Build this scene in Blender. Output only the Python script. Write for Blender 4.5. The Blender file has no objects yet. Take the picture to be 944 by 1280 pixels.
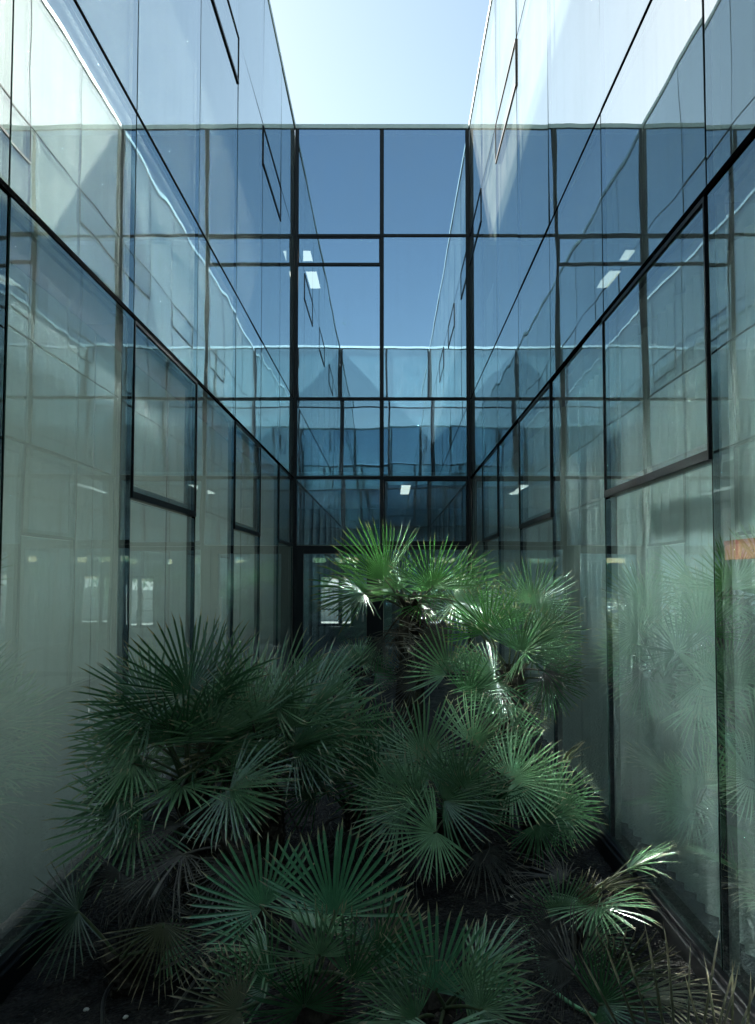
import bpy, bmesh, math, random
from mathutils import Vector, Matrix, Euler
R = math.radians
random.seed(11)
scene = bpy.context.scene
col = scene.collection

# ------------------------------------------------------------------ camera
EYE = 1.72
PITCH = R(2.5)
cam_d = bpy.data.cameras.new('camera')
cam = bpy.data.objects.new('camera', cam_d)
col.objects.link(cam)
cam.location = (0, 0, EYE)
cam.rotation_euler = (R(90) + PITCH, 0, 0)
cam_d.sensor_fit = 'VERTICAL'
cam_d.sensor_height = 36.0
cam_d.lens = 898.0 / 1280.0 * 36.0
cam_d.shift_x = -16.0 / 1280.0
cam_d.shift_y = 40.3 / 1280.0
cam_d.clip_start = 0.05
cam_d.clip_end = 3000
scene.camera = cam

# ------------------------------------------------------------------ sky and sun
SUN_TO = Vector((3.0, -2.47, -3.2)).normalized()      # the way the sunlight travels
sun_el = math.asin(-SUN_TO.z)
world = bpy.data.worlds.new('World')
scene.world = world
world.use_nodes = True
wn = world.node_tree.nodes
wl = world.node_tree.links
sky = wn.new('ShaderNodeTexSky')
sky.sky_type = 'NISHITA'
sky.sun_disc = False
sky.sun_elevation = sun_el
sky.sun_rotation = math.atan2(-SUN_TO.x, -SUN_TO.y)
sky.altitude = 50
sky.air_density = 1.2
sky.dust_density = 0.8
sky.ozone_density = 0.7
wash = wn.new('ShaderNodeMix')                         # milky, slightly green-white summer air: the same wash all round
wash.data_type = 'RGBA'; wash.blend_type = 'MULTIPLY'; wash.inputs[0].default_value = 1.0
wash.inputs[7].default_value = (1.0, 0.955, 0.80, 1)
wl.new(sky.outputs[0], wash.inputs[6])
wl.new(wash.outputs[2], wn['Background'].inputs[0])
wn['Background'].inputs[1].default_value = 0.05

sun_d = bpy.data.lights.new('sun', 'SUN')
sun_d.energy = 5.0
sun_d.angle = R(1.1)
sun_d.color = (1.0, 0.96, 0.90)
sun = bpy.data.objects.new('sun', sun_d)
col.objects.link(sun)
sun.rotation_euler = SUN_TO.to_track_quat('-Z', 'Y').to_euler()
sun.location = (-20, 20, 25)

vs = scene.view_settings
vs.view_transform = 'Standard'
vs.look = 'None'
vs.exposure = 2.55
vs.gamma = 1.0
vs.use_curve_mapping = False

cy = scene.cycles
cy.use_denoising = True
try:
    cy.denoiser = 'OPENIMAGEDENOISE'
    cy.denoising_prefilter = 'ACCURATE'
except Exception:
    pass
cy.use_adaptive_sampling = False
cy.max_bounces = 16
cy.diffuse_bounces = 4
cy.glossy_bounces = 12
cy.transmission_bounces = 6
cy.transparent_max_bounces = 32
cy.caustics_reflective = True
cy.caustics_refractive = False
cy.blur_glossy = 0.0
cy.use_guiding = True                                 # lets diffuse surfaces find the sun mirrored in the glass
cy.guiding_training_samples = 128
cy.sample_clamp_indirect = 120.0

# ------------------------------------------------------------------ materials
def new_mat(name):
    m = bpy.data.materials.new(name)
    m.use_nodes = True
    nt = m.node_tree
    for n in list(nt.nodes):
        if n.type != 'OUTPUT_MATERIAL':
            nt.nodes.remove(n)
    return m, nt, nt.nodes['Material Output']

def principled(name, color, rough=0.6, metal=0.0, spec=0.5, noise=None, bump=None):
    """noise = (scale, other colour, low, high); bump = (scale, distance)"""
    m, nt, out = new_mat(name)
    b = nt.nodes.new('ShaderNodeBsdfPrincipled')
    b.inputs['Base Color'].default_value = (*color, 1)
    b.inputs['Roughness'].default_value = rough
    b.inputs['Metallic'].default_value = metal
    b.inputs['Specular IOR Level'].default_value = spec
    nt.links.new(b.outputs[0], out.inputs[0])
    tc = nt.nodes.new('ShaderNodeTexCoord')
    if noise:
        n = nt.nodes.new('ShaderNodeTexNoise')
        n.inputs['Scale'].default_value = noise[0]
        n.inputs['Detail'].default_value = 6
        nt.links.new(tc.outputs['Object'], n.inputs['Vector'])
        r = nt.nodes.new('ShaderNodeValToRGB')
        r.color_ramp.elements[0].position = noise[2]
        r.color_ramp.elements[1].position = noise[3]
        r.color_ramp.elements[0].color = (*color, 1)
        r.color_ramp.elements[1].color = (*noise[1], 1)
        nt.links.new(n.outputs['Fac'], r.inputs[0])
        nt.links.new(r.outputs[0], b.inputs['Base Color'])
    if bump:
        n2 = nt.nodes.new('ShaderNodeTexNoise')
        n2.inputs['Scale'].default_value = bump[0]
        n2.inputs['Detail'].default_value = 5
        nt.links.new(tc.outputs['Object'], n2.inputs['Vector'])
        bp = nt.nodes.new('ShaderNodeBump')
        bp.inputs['Strength'].default_value = 1.0
        bp.inputs['Distance'].default_value = bump[1]
        nt.links.new(n2.outputs['Fac'], bp.inputs['Height'])
        nt.links.new(bp.outputs[0], b.inputs['Normal'])
    return m

def glass_mat(name, f0, tint, refl, wave, dist):
    """coated glazing: part mirror, part tinted clear, with roller-wave distortion and a film of dust"""
    m, nt, out = new_mat(name)
    N, L = nt.nodes, nt.links
    tc = N.new('ShaderNodeTexCoord')
    oi = N.new('ShaderNodeObjectInfo')
    vadd = N.new('ShaderNodeVectorMath'); vadd.operation = 'ADD'
    vm = N.new('ShaderNodeVectorMath'); vm.operation = 'SCALE'
    comb = N.new('ShaderNodeCombineXYZ')
    L.new(oi.outputs['Random'], comb.inputs[0]); L.new(oi.outputs['Random'], comb.inputs[1]); L.new(oi.outputs['Random'], comb.inputs[2])
    L.new(comb.outputs[0], vm.inputs[0]); vm.inputs['Scale'].default_value = 37.0
    L.new(tc.outputs['Object'], vadd.inputs[0]); L.new(vm.outputs[0], vadd.inputs[1])
    nz = N.new('ShaderNodeTexNoise')
    nz.inputs['Scale'].default_value = wave
    nz.inputs['Detail'].default_value = 1.0
    nz.inputs['Roughness'].default_value = 0.35
    L.new(vadd.outputs[0], nz.inputs['Vector'])
    bp = N.new('ShaderNodeBump')
    bp.inputs['Strength'].default_value = 1.0
    bp.inputs['Distance'].default_value = dist
    L.new(nz.outputs['Fac'], bp.inputs['Height'])
    lw = N.new('ShaderNodeLayerWeight')
    lw.inputs['Blend'].default_value = 0.5
    L.new(bp.outputs[0], lw.inputs['Normal'])
    pw = N.new('ShaderNodeMath'); pw.operation = 'POWER'
    L.new(lw.outputs['Facing'], pw.inputs[0]); pw.inputs[1].default_value = 5.0
    mr = N.new('ShaderNodeMapRange')
    fv = N.new('ShaderNodeMapRange'); fv.inputs['To Min'].default_value = f0 - 0.035; fv.inputs['To Max'].default_value = f0 + 0.035
    L.new(oi.outputs['Random'], fv.inputs['Value']); L.new(fv.outputs[0], mr.inputs['To Min'])
    mr.inputs['To Max'].default_value = 0.97
    L.new(pw.outputs[0], mr.inputs['Value'])
    tr = N.new('ShaderNodeBsdfTransparent'); tr.inputs[0].default_value = (*tint, 1)
    gl = N.new('ShaderNodeBsdfGlossy'); gl.inputs['Color'].default_value = (*refl, 1)
    gl.inputs['Roughness'].default_value = 0.0
    L.new(bp.outputs[0], gl.inputs['Normal'])
    mx = N.new('ShaderNodeMixShader')
    L.new(mr.outputs[0], mx.inputs[0]); L.new(tr.outputs[0], mx.inputs[1]); L.new(gl.outputs[0], mx.inputs[2])
    # dust film
    df = N.new('ShaderNodeBsdfDiffuse'); df.inputs[0].default_value = (0.55, 0.6, 0.57, 1)
    n2 = N.new('ShaderNodeTexNoise'); n2.inputs['Scale'].default_value = 2.2; n2.inputs['Detail'].default_value = 5
    L.new(vadd.outputs[0], n2.inputs['Vector'])
    n3 = N.new('ShaderNodeTexNoise'); n3.inputs['Scale'].default_value = 160.0; n3.inputs['Detail'].default_value = 1
    L.new(vadd.outputs[0], n3.inputs['Vector'])
    r3 = N.new('ShaderNodeMapRange'); r3.inputs['From Min'].default_value = 0.72; r3.inputs['From Max'].default_value = 0.78
    r3.inputs['To Max'].default_value = 0.20
    L.new(n3.outputs['Fac'], r3.inputs['Value'])
    r2 = N.new('ShaderNodeMapRange'); r2.inputs['From Min'].default_value = 0.3; r2.inputs['From Max'].default_value = 0.75
    r2.inputs['To Min'].default_value = 0.02; r2.inputs['To Max'].default_value = 0.07
    L.new(n2.outputs['Fac'], r2.inputs['Value'])
    mp = N.new('ShaderNodeMapping'); mp.inputs['Scale'].default_value = (14, 14, 0.45)
    L.new(vadd.outputs[0], mp.inputs['Vector'])
    n4 = N.new('ShaderNodeTexNoise'); n4.inputs['Scale'].default_value = 1.0; n4.inputs['Detail'].default_value = 4
    L.new(mp.outputs[0], n4.inputs['Vector'])
    r4 = N.new('ShaderNodeMapRange'); r4.inputs['From Min'].default_value = 0.5; r4.inputs['From Max'].default_value = 0.8; r4.inputs['To Max'].default_value = 0.05
    L.new(n4.outputs['Fac'], r4.inputs['Value'])
    a0 = N.new('ShaderNodeMath'); a0.operation = 'ADD'
    L.new(r2.outputs[0], a0.inputs[0]); L.new(r4.outputs[0], a0.inputs[1])
    ad = N.new('ShaderNodeMath'); ad.operation = 'ADD'; ad.use_clamp = True
    L.new(a0.outputs[0], ad.inputs[0]); L.new(r3.outputs[0], ad.inputs[1])
    gm = N.new('ShaderNodeNewGeometry'); sx = N.new('ShaderNodeSeparateXYZ'); L.new(gm.outputs['Position'], sx.inputs[0])
    rz = N.new('ShaderNodeMapRange'); rz.inputs['From Min'].default_value = 0.1; rz.inputs['From Max'].default_value = 0.75
    rz.inputs['To Min'].default_value = 0.30; rz.inputs['To Max'].default_value = 0.0
    L.new(sx.outputs[2], rz.inputs['Value'])
    n5 = N.new('ShaderNodeTexNoise'); n5.inputs['Scale'].default_value = 9.0; n5.inputs['Detail'].default_value = 8; n5.inputs['Roughness'].default_value = 0.7
    L.new(vadd.outputs[0], n5.inputs['Vector'])
    p5 = N.new('ShaderNodeMath'); p5.operation = 'POWER'; L.new(n5.outputs['Fac'], p5.inputs[0]); p5.inputs[1].default_value = 2.5
    q5 = N.new('ShaderNodeMath'); q5.operation = 'MULTIPLY'; L.new(p5.outputs[0], q5.inputs[0]); L.new(rz.outputs[0], q5.inputs[1])
    a5 = N.new('ShaderNodeMath'); a5.operation = 'ADD'; a5.use_clamp = True
    L.new(ad.outputs[0], a5.inputs[0]); L.new(q5.outputs[0], a5.inputs[1])
    ad = a5
    m2 = N.new('ShaderNodeMixShader')
    L.new(ad.outputs[0], m2.inputs[0]); L.new(mx.outputs[0], m2.inputs[1]); L.new(df.outputs[0], m2.inputs[2])
    L.new(m2.outputs[0], out.inputs[0])
    return m

M = {}
M['glass'] = glass_mat('coated_glass', 0.64, (0.88, 0.94, 0.93), (0.93, 0.98, 0.97), 1.5, 0.0016)
M['glass_low'] = glass_mat('coated_glass_ground_floor', 0.52, (0.90, 0.955, 0.965), (0.94, 0.98, 0.99), 1.5, 0.0014)
M['glass_back'] = glass_mat('coated_glass_flat', 0.56, (0.45, 0.60, 0.62), (0.52, 0.76, 1.0), 1.3, 0.0012)
M['glass_near'] = glass_mat('coated_glass_teal', 0.50, (0.45, 0.60, 0.62), (0.80, 0.95, 0.97), 1.3, 0.0012)
M['clear'], nt, out = new_mat('pane_inner_face')
t_ = nt.nodes.new('ShaderNodeBsdfTransparent'); nt.links.new(t_.outputs[0], out.inputs[0])
M['glass_edge'] = principled('glass_edge', (0.03, 0.07, 0.06), 0.3)
M['black'] = principled('black_gasket', (0.004, 0.0045, 0.005), 0.9, 0, 0.0)
M['frame'] = principled('black_anodised_frame', (0.008, 0.009, 0.010), 0.45, 0.0, 0.25)
M['inner_mullion'] = principled('grey_inner_mullion', (0.36, 0.38, 0.37), 0.6)
M['coping'] = principled('coping_metal', (0.42, 0.50, 0.50), 0.45, 0.0, 0.5, (3.0, (0.36, 0.44, 0.44), 0.35, 0.7))
def cloth_mat(name, color, other, transl):
    m = principled(name, color, 0.9, 0, 0.1, (1.3, other, 0.3, 0.75), (400, 0.0004))
    nt = m.node_tree
    b = next(n for n in nt.nodes if n.type == 'BSDF_PRINCIPLED')
    out = nt.nodes['Material Output']
    t = nt.nodes.new('ShaderNodeBsdfTranslucent')
    t.inputs[0].default_value = (*color, 1)
    mx = nt.nodes.new('ShaderNodeMixShader'); mx.inputs[0].default_value = transl
    nt.links.new(b.outputs[0], mx.inputs[1]); nt.links.new(t.outputs[0], mx.inputs[2])
    nt.links.new(mx.outputs[0], out.inputs[0])
    return m
M['blind'] = cloth_mat('pale_blind_fabric', (0.22, 0.235, 0.21), (0.20, 0.215, 0.19), 0.0)
M['curtain'] = cloth_mat('pale_curtain_fabric', (0.74, 0.83, 0.81), (0.675, 0.76, 0.74), 0.64)
M['blind_sunlit'] = cloth_mat('sunlit_side_blind_fabric', (0.34, 0.38, 0.33), (0.32, 0.36, 0.31), 0.0)  # right wing's copy, paler and greener so its sunlit top reads brighter
M['spandrel'] = principled('spandrel_panel', (0.45, 0.48, 0.475), 0.7, 0, 0.2, (0.8, (0.41, 0.44, 0.435), 0.3, 0.7))
M['dark_panel'] = principled('dark_spandrel_panel', (0.035, 0.05, 0.065), 0.6)
M['teal_panel'] = principled('teal_spandrel_panel', (0.20, 0.30, 0.31), 0.6)
M['room_wall'] = principled('room_wall_paint', (0.38, 0.42, 0.40), 0.8, 0, 0.2, (1.2, (0.34, 0.38, 0.36), 0.3, 0.7))
M['room_floor'] = principled('room_floor', (0.10, 0.11, 0.11), 0.35)
M['wing_floor'] = principled('grey_wing_floor', (0.13, 0.15, 0.16), 0.5)
M['white_blind'] = cloth_mat('white_blind_fabric', (0.82, 0.88, 0.86), (0.78, 0.84, 0.82), 0.1)
M['cupboard'] = principled('grey_cupboard', (0.12, 0.13, 0.13), 0.5)
M['ceiling'] = principled('ceiling_paint', (0.55, 0.57, 0.55), 0.85)
M['roofing'] = principled('grey_roofing', (0.25, 0.26, 0.26), 0.9, 0, 0.2, (6, (0.19, 0.2, 0.2), 0.3, 0.7))
M['render_wall'] = principled('outer_wall_render', (0.6, 0.61, 0.59), 0.85, 0, 0.2, (2, (0.52, 0.53, 0.51), 0.3, 0.7))
M['paving'] = principled('outside_paving', (0.42, 0.41, 0.38), 0.85, 0, 0.2, (0.7, (0.34, 0.33, 0.31), 0.3, 0.7))
M['orange'] = principled('orange_board', (0.75, 0.36, 0.26), 0.6)
M['red'] = principled('red_board', (0.60, 0.17, 0.12), 0.6)
M['grey_board'] = principled('grey_board', (0.3, 0.3, 0.3), 0.6)
M['hose'] = principled('green_hose', (0.10, 0.26, 0.12), 0.35)
M['pipe'] = principled('black_drip_pipe', (0.02, 0.02, 0.02), 0.4)
M['pebble'] = principled('pale_pebble', (0.55, 0.53, 0.48), 0.7, 0, 0.3, (20, (0.42, 0.40, 0.37), 0.3, 0.7))
M['steel'] = principled('brushed_steel', (0.6, 0.6, 0.6), 0.3, 1.0)

M['lamp'], nt, out = new_mat('lit_diffuser')
e_ = nt.nodes.new('ShaderNodeEmission'); e_.inputs[0].default_value = (1.0, 0.96, 0.86, 1); e_.inputs[1].default_value = 0.5
nt.links.new(e_.outputs[0], out.inputs[0])

def soil_mat():
    m, nt, out = new_mat('dark_soil')
    N, L = nt.nodes, nt.links
    b = N.new('ShaderNodeBsdfPrincipled'); b.inputs['Roughness'].default_value = 0.9
    b.inputs['Specular IOR Level'].default_value = 0.25
    tc = N.new('ShaderNodeTexCoord')
    n = N.new('ShaderNodeTexNoise'); n.inputs['Scale'].default_value = 9; n.inputs['Detail'].default_value = 9
    L.new(tc.outputs['Object'], n.inputs['Vector'])
    r = N.new('ShaderNodeValToRGB')
    r.color_ramp.elements[0].position = 0.35; r.color_ramp.elements[0].color = (0.012, 0.011, 0.010, 1)
    r.color_ramp.elements[1].position = 0.70; r.color_ramp.elements[1].color = (0.040, 0.036, 0.032, 1)
    L.new(n.outputs['Fac'], r.inputs[0]); L.new(r.outputs[0], b.inputs['Base Color'])
    v = N.new('ShaderNodeTexVoronoi'); v.inputs['Scale'].default_value = 55
    L.new(tc.outputs['Object'], v.inputs['Vector'])
    bp = N.new('ShaderNodeBump'); bp.inputs['Distance'].default_value = 0.02; bp.inputs['Strength'].default_value = 1
    L.new(v.outputs['Distance'], bp.inputs['Height']); L.new(bp.outputs[0], b.inputs['Normal'])
    L.new(b.outputs[0], out.inputs[0])
    return m
M['soil'] = soil_mat()

def leaf_mat(name, ca, cb, tip, rough=0.42, transl=0.18, tip_at=0.90, coat=0.25):
    m, nt, out = new_mat(name)
    N, L = nt.nodes, nt.links
    oi = N.new('ShaderNodeObjectInfo')
    mixc = N.new('ShaderNodeMix'); mixc.data_type = 'RGBA'
    mixc.inputs[6].default_value = (*ca, 1); mixc.inputs[7].default_value = (*cb, 1)
    L.new(oi.outputs['Random'], mixc.inputs[0])
    at = N.new('ShaderNodeAttribute'); at.attribute_name = 'along'
    nz = N.new('ShaderNodeTexNoise'); nz.inputs['Scale'].default_value = 14
    tc = N.new('ShaderNodeTexCoord'); L.new(tc.outputs['Object'], nz.inputs['Vector'])
    ad = N.new('ShaderNodeMath'); ad.operation = 'MULTIPLY_ADD'
    L.new(nz.outputs['Fac'], ad.inputs[0]); ad.inputs[1].default_value = 0.25; L.new(at.outputs['Fac'], ad.inputs[2])
    mr = N.new('ShaderNodeMapRange'); mr.inputs['From Min'].default_value = tip_at + 0.09; mr.inputs['From Max'].default_value = tip_at + 0.16
    L.new(ad.outputs[0], mr.inputs['Value'])
    mix2 = N.new('ShaderNodeMix'); mix2.data_type = 'RGBA'
    L.new(mr.outputs[0], mix2.inputs[0]); L.new(mixc.outputs[2], mix2.inputs[6]); mix2.inputs[7].default_value = (*tip, 1)
    # fine mottling along the blade
    n2 = N.new('ShaderNodeTexNoise'); n2.inputs['Scale'].default_value = 5; n2.inputs['Detail'].default_value = 3
    L.new(tc.outputs['Object'], n2.inputs['Vector'])
    hs = N.new('ShaderNodeHueSaturation')
    mv = N.new('ShaderNodeMapRange'); mv.inputs['To Min'].default_value = 0.65; mv.inputs['To Max'].default_value = 1.35
    L.new(n2.outputs['Fac'], mv.inputs['Value']); L.new(mv.outputs[0], hs.inputs['Value'])
    L.new(mix2.outputs[2], hs.inputs['Color'])
    b = N.new('ShaderNodeBsdfPrincipled'); b.inputs['Roughness'].default_value = rough
    b.inputs['Specular IOR Level'].default_value = 0.8
    b.inputs['Coat Weight'].default_value = coat
    b.inputs['Coat Roughness'].default_value = 0.2
    L.new(hs.outputs[0], b.inputs['Base Color'])
    tl = N.new('ShaderNodeBsdfTranslucent'); L.new(hs.outputs[0], tl.inputs[0])
    mx = N.new('ShaderNodeMixShader'); mx.inputs[0].default_value = transl
    L.new(b.outputs[0], mx.inputs[1]); L.new(tl.outputs[0], mx.inputs[2])
    L.new(mx.outputs[0], out.inputs[0])
    return m
M['leaf'] = leaf_mat('palm_leaf_green', (0.040, 0.112, 0.044), (0.200, 0.345, 0.180), (0.34, 0.31, 0.18), 0.26, 0.14, coat=0.5)
M['leaf_blue'] = leaf_mat('palm_leaf_blue_green', (0.095, 0.270, 0.135), (0.135, 0.315, 0.165), (0.34, 0.31, 0.18), 0.24, 0.2, coat=0.4)
M['leaf_shaded'] = leaf_mat('palm_leaf_shaded_green', (0.020, 0.045, 0.020), (0.028, 0.058, 0.028), (0.14, 0.12, 0.07), 0.4, 0.1)  # darkened leaf copy: the corner fan's silhouette shade is in its colour
M['leaf_bright'] = leaf_mat('palm_leaf_fresh_green', (0.060, 0.180, 0.045), (0.095, 0.205, 0.070), (0.22, 0.22, 0.09), 0.26, 0.3)
M['leaf_olive'] = leaf_mat('palm_leaf_olive', (0.060, 0.068, 0.026), (0.10, 0.095, 0.042), (0.30, 0.25, 0.15), 0.55, 0.12, 0.8)
M['leaf_dead'] = leaf_mat('palm_leaf_dry', (0.035, 0.031, 0.026), (0.065, 0.057, 0.046), (0.10, 0.09, 0.07), 0.8, 0.05, 0.7)
M['petiole'] = principled('palm_stalk', (0.055, 0.095, 0.04), 0.5, 0, 0.4, (9, (0.10, 0.10, 0.05), 0.35, 0.7))
M['petiole_dead'] = principled('palm_stalk_dry', (0.06, 0.05, 0.04), 0.8)
M['trunk'] = principled('palm_trunk_fibre', (0.035, 0.028, 0.022), 0.95, 0, 0.1, (14, (0.085, 0.070, 0.055), 0.35, 0.7), (60, 0.01))
M['chip_a'] = principled('bark_chip', (0.035, 0.030, 0.026), 0.9, 0, 0.2, (3, (0.10, 0.09, 0.08), 0.42, 0.75))

# ------------------------------------------------------------------ helpers
def tag(o, label=None, cat=None, group=None, kind=None):
    if label: o['label'] = label
    if cat: o['category'] = cat
    if group: o['group'] = group
    if kind: o['kind'] = kind
    return o

def empty(name, loc, label, cat, group=None):
    o = bpy.data.objects.new(name, None)
    o.empty_display_size = 0.2
    col.objects.link(o)
    o.location = loc
    o['loc0'] = 0
    del o['loc0']
    return tag(o, label, cat, group)

def link_mesh(name, me, parent=None, loc=(0, 0, 0)):
    o = bpy.data.objects.new(name, me)
    col.objects.link(o)
    if parent:
        o.parent = parent
    o.location = loc
    return o

def world_loc(o):
    v = Vector(o.location)
    while o.parent:
        o = o.parent
        v = v + Vector(o.location)
    return v

def mesh_of(name, verts, faces, mats, fmats=None, smooth=False):
    me = bpy.data.meshes.new(name)
    me.from_pydata([tuple(v) for v in verts], [], faces)
    for m in mats:
        me.materials.append(m)
    if fmats:
        for p, k in zip(me.polygons, fmats):
            p.material_index = k
    if smooth:
        for p in me.polygons:
            p.use_smooth = True
    me.update()
    return me

BF = [(0, 3, 2, 1), (4, 5, 6, 7), (0, 1, 5, 4), (1, 2, 6, 5), (2, 3, 7, 6), (3, 0, 4, 7)]

def boxes(name, blist, mat, parent=None, bevel=0.0):
    """one object from world-space boxes ((x0,x1,y0,y1,z0,z1), ...), origin at the first box's centre"""
    b0 = blist[0]
    c = Vector(((b0[0] + b0[1]) / 2, (b0[2] + b0[3]) / 2, (b0[4] + b0[5]) / 2))
    V, F = [], []
    for b in blist:
        x0, x1 = sorted(b[0:2]); y0, y1 = sorted(b[2:4]); z0, z1 = sorted(b[4:6])
        k = len(V)
        V += [Vector(p) - c for p in ((x0, y0, z0), (x1, y0, z0), (x1, y1, z0), (x0, y1, z0),
                                      (x0, y0, z1), (x1, y0, z1), (x1, y1, z1), (x0, y1, z1))]
        F += [tuple(k + i for i in f) for f in BF]
    me = mesh_of(name, V, F, [mat])
    if bevel:
        bm = bmesh.new(); bm.from_mesh(me)
        bmesh.ops.bevel(bm, geom=bm.edges[:], offset=bevel, segments=1, affect='EDGES')
        bm.to_mesh(me); bm.free()
    return link_mesh(name, me, parent, c - (world_loc(parent) if parent else Vector()))

# ------------------------------------------------------------------ courtyard layout (metres)
XL, XR, YB, YE = -1.64, 1.36, 12.05, -0.5
BAY = [YE] + [1.5 * k + 0.02 for k in range(0, 8)] + [YB]
T1, T2, T3, TV, T4, TG, TC = 2.20, 3.37, 4.71, 7.00, 7.53, 9.40, 9.49
Z0 = 0.10
XM = -0.145                                            # middle mullion of the end walls

class Wall:
    """facade plane: point = o + u*along + n*normal (n points into the courtyard)"""
    def __init__(s, o, u, n, root, glass):
        s.o, s.u, s.n, s.root, s.glass = Vector(o), Vector(u), Vector(n), root, glass
    def p(s, u, n, z):
        v = s.o + s.u * u + s.n * n
        return Vector((v.x, v.y, z))
    def wb(s, u0, u1, n0, n1, z0, z1):
        a, b = s.p(u0, n0, z0), s.p(u1, n1, z1)
        return (a.x, b.x, a.y, b.y, a.z, b.z)
    def box(s, name, parts, mat, parent=None, bevel=0.0):
        return boxes(name, [s.wb(*q) for q in parts], mat, parent or s.root, bevel)
    def pane(s, u0, u1, z0, z1, parent=None, gap=0.009, off=0.0, tilt=0.0019, glass=None):
        u0 += gap; u1 -= gap; z0 += gap; z1 -= gap
        c = s.p((u0 + u1) / 2, off, (z0 + z1) / 2)
        hu, hz, t = (u1 - u0) / 2, (z1 - z0) / 2, 0.024
        V = []
        for dn in (0, -t):
            for du, dz in ((-hu, -hz), (hu, -hz), (hu, hz), (-hu, hz)):
                V.append(s.u * du + s.n * dn + Vector((0, 0, dz)))
        F = [(0, 1, 2, 3), (7, 6, 5, 4), (0, 4, 5, 1), (1, 5, 6, 2), (2, 6, 7, 3), (3, 7, 4, 0)]
        # front face winds towards +n
        if (V[1] - V[0]).cross(V[2] - V[0]).dot(s.n) < 0:
            F = [tuple(reversed(f)) for f in F]
        me = mesh_of('pane', V, F, [glass or s.glass, M['clear'], M['glass_edge']], [0, 1, 2, 2, 2, 2])
        par = parent or s.root
        o = link_mesh('pane', me, par, c - world_loc(par))
        o.rotation_euler = (random.gauss(0, tilt) * abs(s.u.x), random.gauss(0, tilt) * abs(s.u.y), random.gauss(0, tilt))
        return o

def window_unit(w, u0, u1, z0, z1, fr=0.042, glass=None, sash=True, sd=0.3):
    """opening light in a black frame: the thing the window is fixed in > window > frame, pane"""
    c = w.p((u0 + u1) / 2, 0, z0)
    win = bpy.data.objects.new('window', None)
    win.empty_display_size = 0.1
    col.objects.link(win)
    win.parent = w.root
    win.location = c - world_loc(w.root)
    g = 0.006
    a, b, c0, d = u0 + g, u1 - g, z0 + g, z1 - g
    w.box('frame', [(a, b, -0.05, 0.012, c0, c0 + fr), (a, b, -0.05, 0.0115, d - fr * 0.5, d),
                    (a, a + fr * sd, -0.05, 0.011, c0 + fr, d - fr * 0.5), (b - fr * sd, b, -0.05, 0.011, c0 + fr, d - fr * 0.5)],
          M['frame'], win)
    w.pane(a + fr * sd, b - fr * sd, c0 + fr, d - fr * 0.5, win, 0.001, 0.002, 0.001, glass)
    if not sash: return win
    # grey inner sash seen through the edge of the glass
    q = 0.055
    w.box('sash', [(a + .02, b - .02, -0.075, -0.052, c0 + fr, c0 + fr + q), (a + .02, b - .02, -0.075, -0.0525, d - fr * .5 - q, d - fr * .5),
                   (a + .02, a + .02 + q, -0.0745, -0.053, c0 + fr + q, d - fr * .5 - q), (b - .02 - q, b - .02, -0.0745, -0.053, c0 + fr + q, d - fr * .5 - q)],
          M['inner_mullion'], win)
    return win

def fabric(w, name, u0, u1, z0, z1, n, mat, amp, period):
    """hanging pleated cloth with thickness"""
    steps = max(2, int((u1 - u0) / period * 8)) if amp else 2
    c = w.p((u0 + u1) / 2, n, z0)
    V, F = [], []
    ph = random.random() * 6
    for i in range(steps + 1):
        u = u0 + (u1 - u0) * i / steps
        dn = amp * (math.sin(u / period * 2 * math.pi + ph) + 0.35 * math.sin(u / period * 2.7 + ph * 2)) if amp else 0
        for zz in (z0, z1):
            for th in (0, -0.004):
                V.append(w.p(u, n + dn + th, zz) - c)
    for i in range(steps):
        a = 4 * i; b = a + 4
        F += [(a, b, b + 2, a + 2), (a + 1, a + 3, b + 3, b + 1), (a, a + 1, b + 1, b), (a + 2, b + 2, b + 3, a + 3)]
    F += [(0, 2, 3, 1), (4 * steps, 4 * steps + 1, 4 * steps + 3, 4 * steps + 2)]
    me = mesh_of(name, V, F, [mat], None, bool(amp))
    return link_mesh(name, me, w.root, c - world_loc(w.root))

# ------------------------------------------------------------------ ground
gnd = boxes('ground', [(-400, 400, -400, 400, -1.0, -0.12)], M['paving'])
tag(gnd, kind='structure')

def soil_height(x, y):
    return 0.03 * math.sin(1.7 * x + 0.6 * y) + 0.025 * math.sin(2.9 * y - 1.1 * x + 1) + 0.012 * math.sin(9 * x + 4 * y) + 0.010 * math.sin(11 * y - 7 * x)

nx, ny = 70, 240
V = []
for j in range(ny + 1):
    for i in range(nx + 1):
        x = XL - 0.02 + (XR - XL + 0.04) * i / nx
        y = YE + (YB - YE) * j / ny
        V.append((x, y, soil_height(x, y) + random.uniform(-0.006, 0.006)))
F = [(j * (nx + 1) + i, j * (nx + 1) + i + 1, (j + 1) * (nx + 1) + i + 1, (j + 1) * (nx + 1) + i) for j in range(ny) for i in range(nx)]
bed = link_mesh('planting_bed', mesh_of('planting_bed', V, F, [M['soil']], None, True))
tag(bed, kind='structure')

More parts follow.
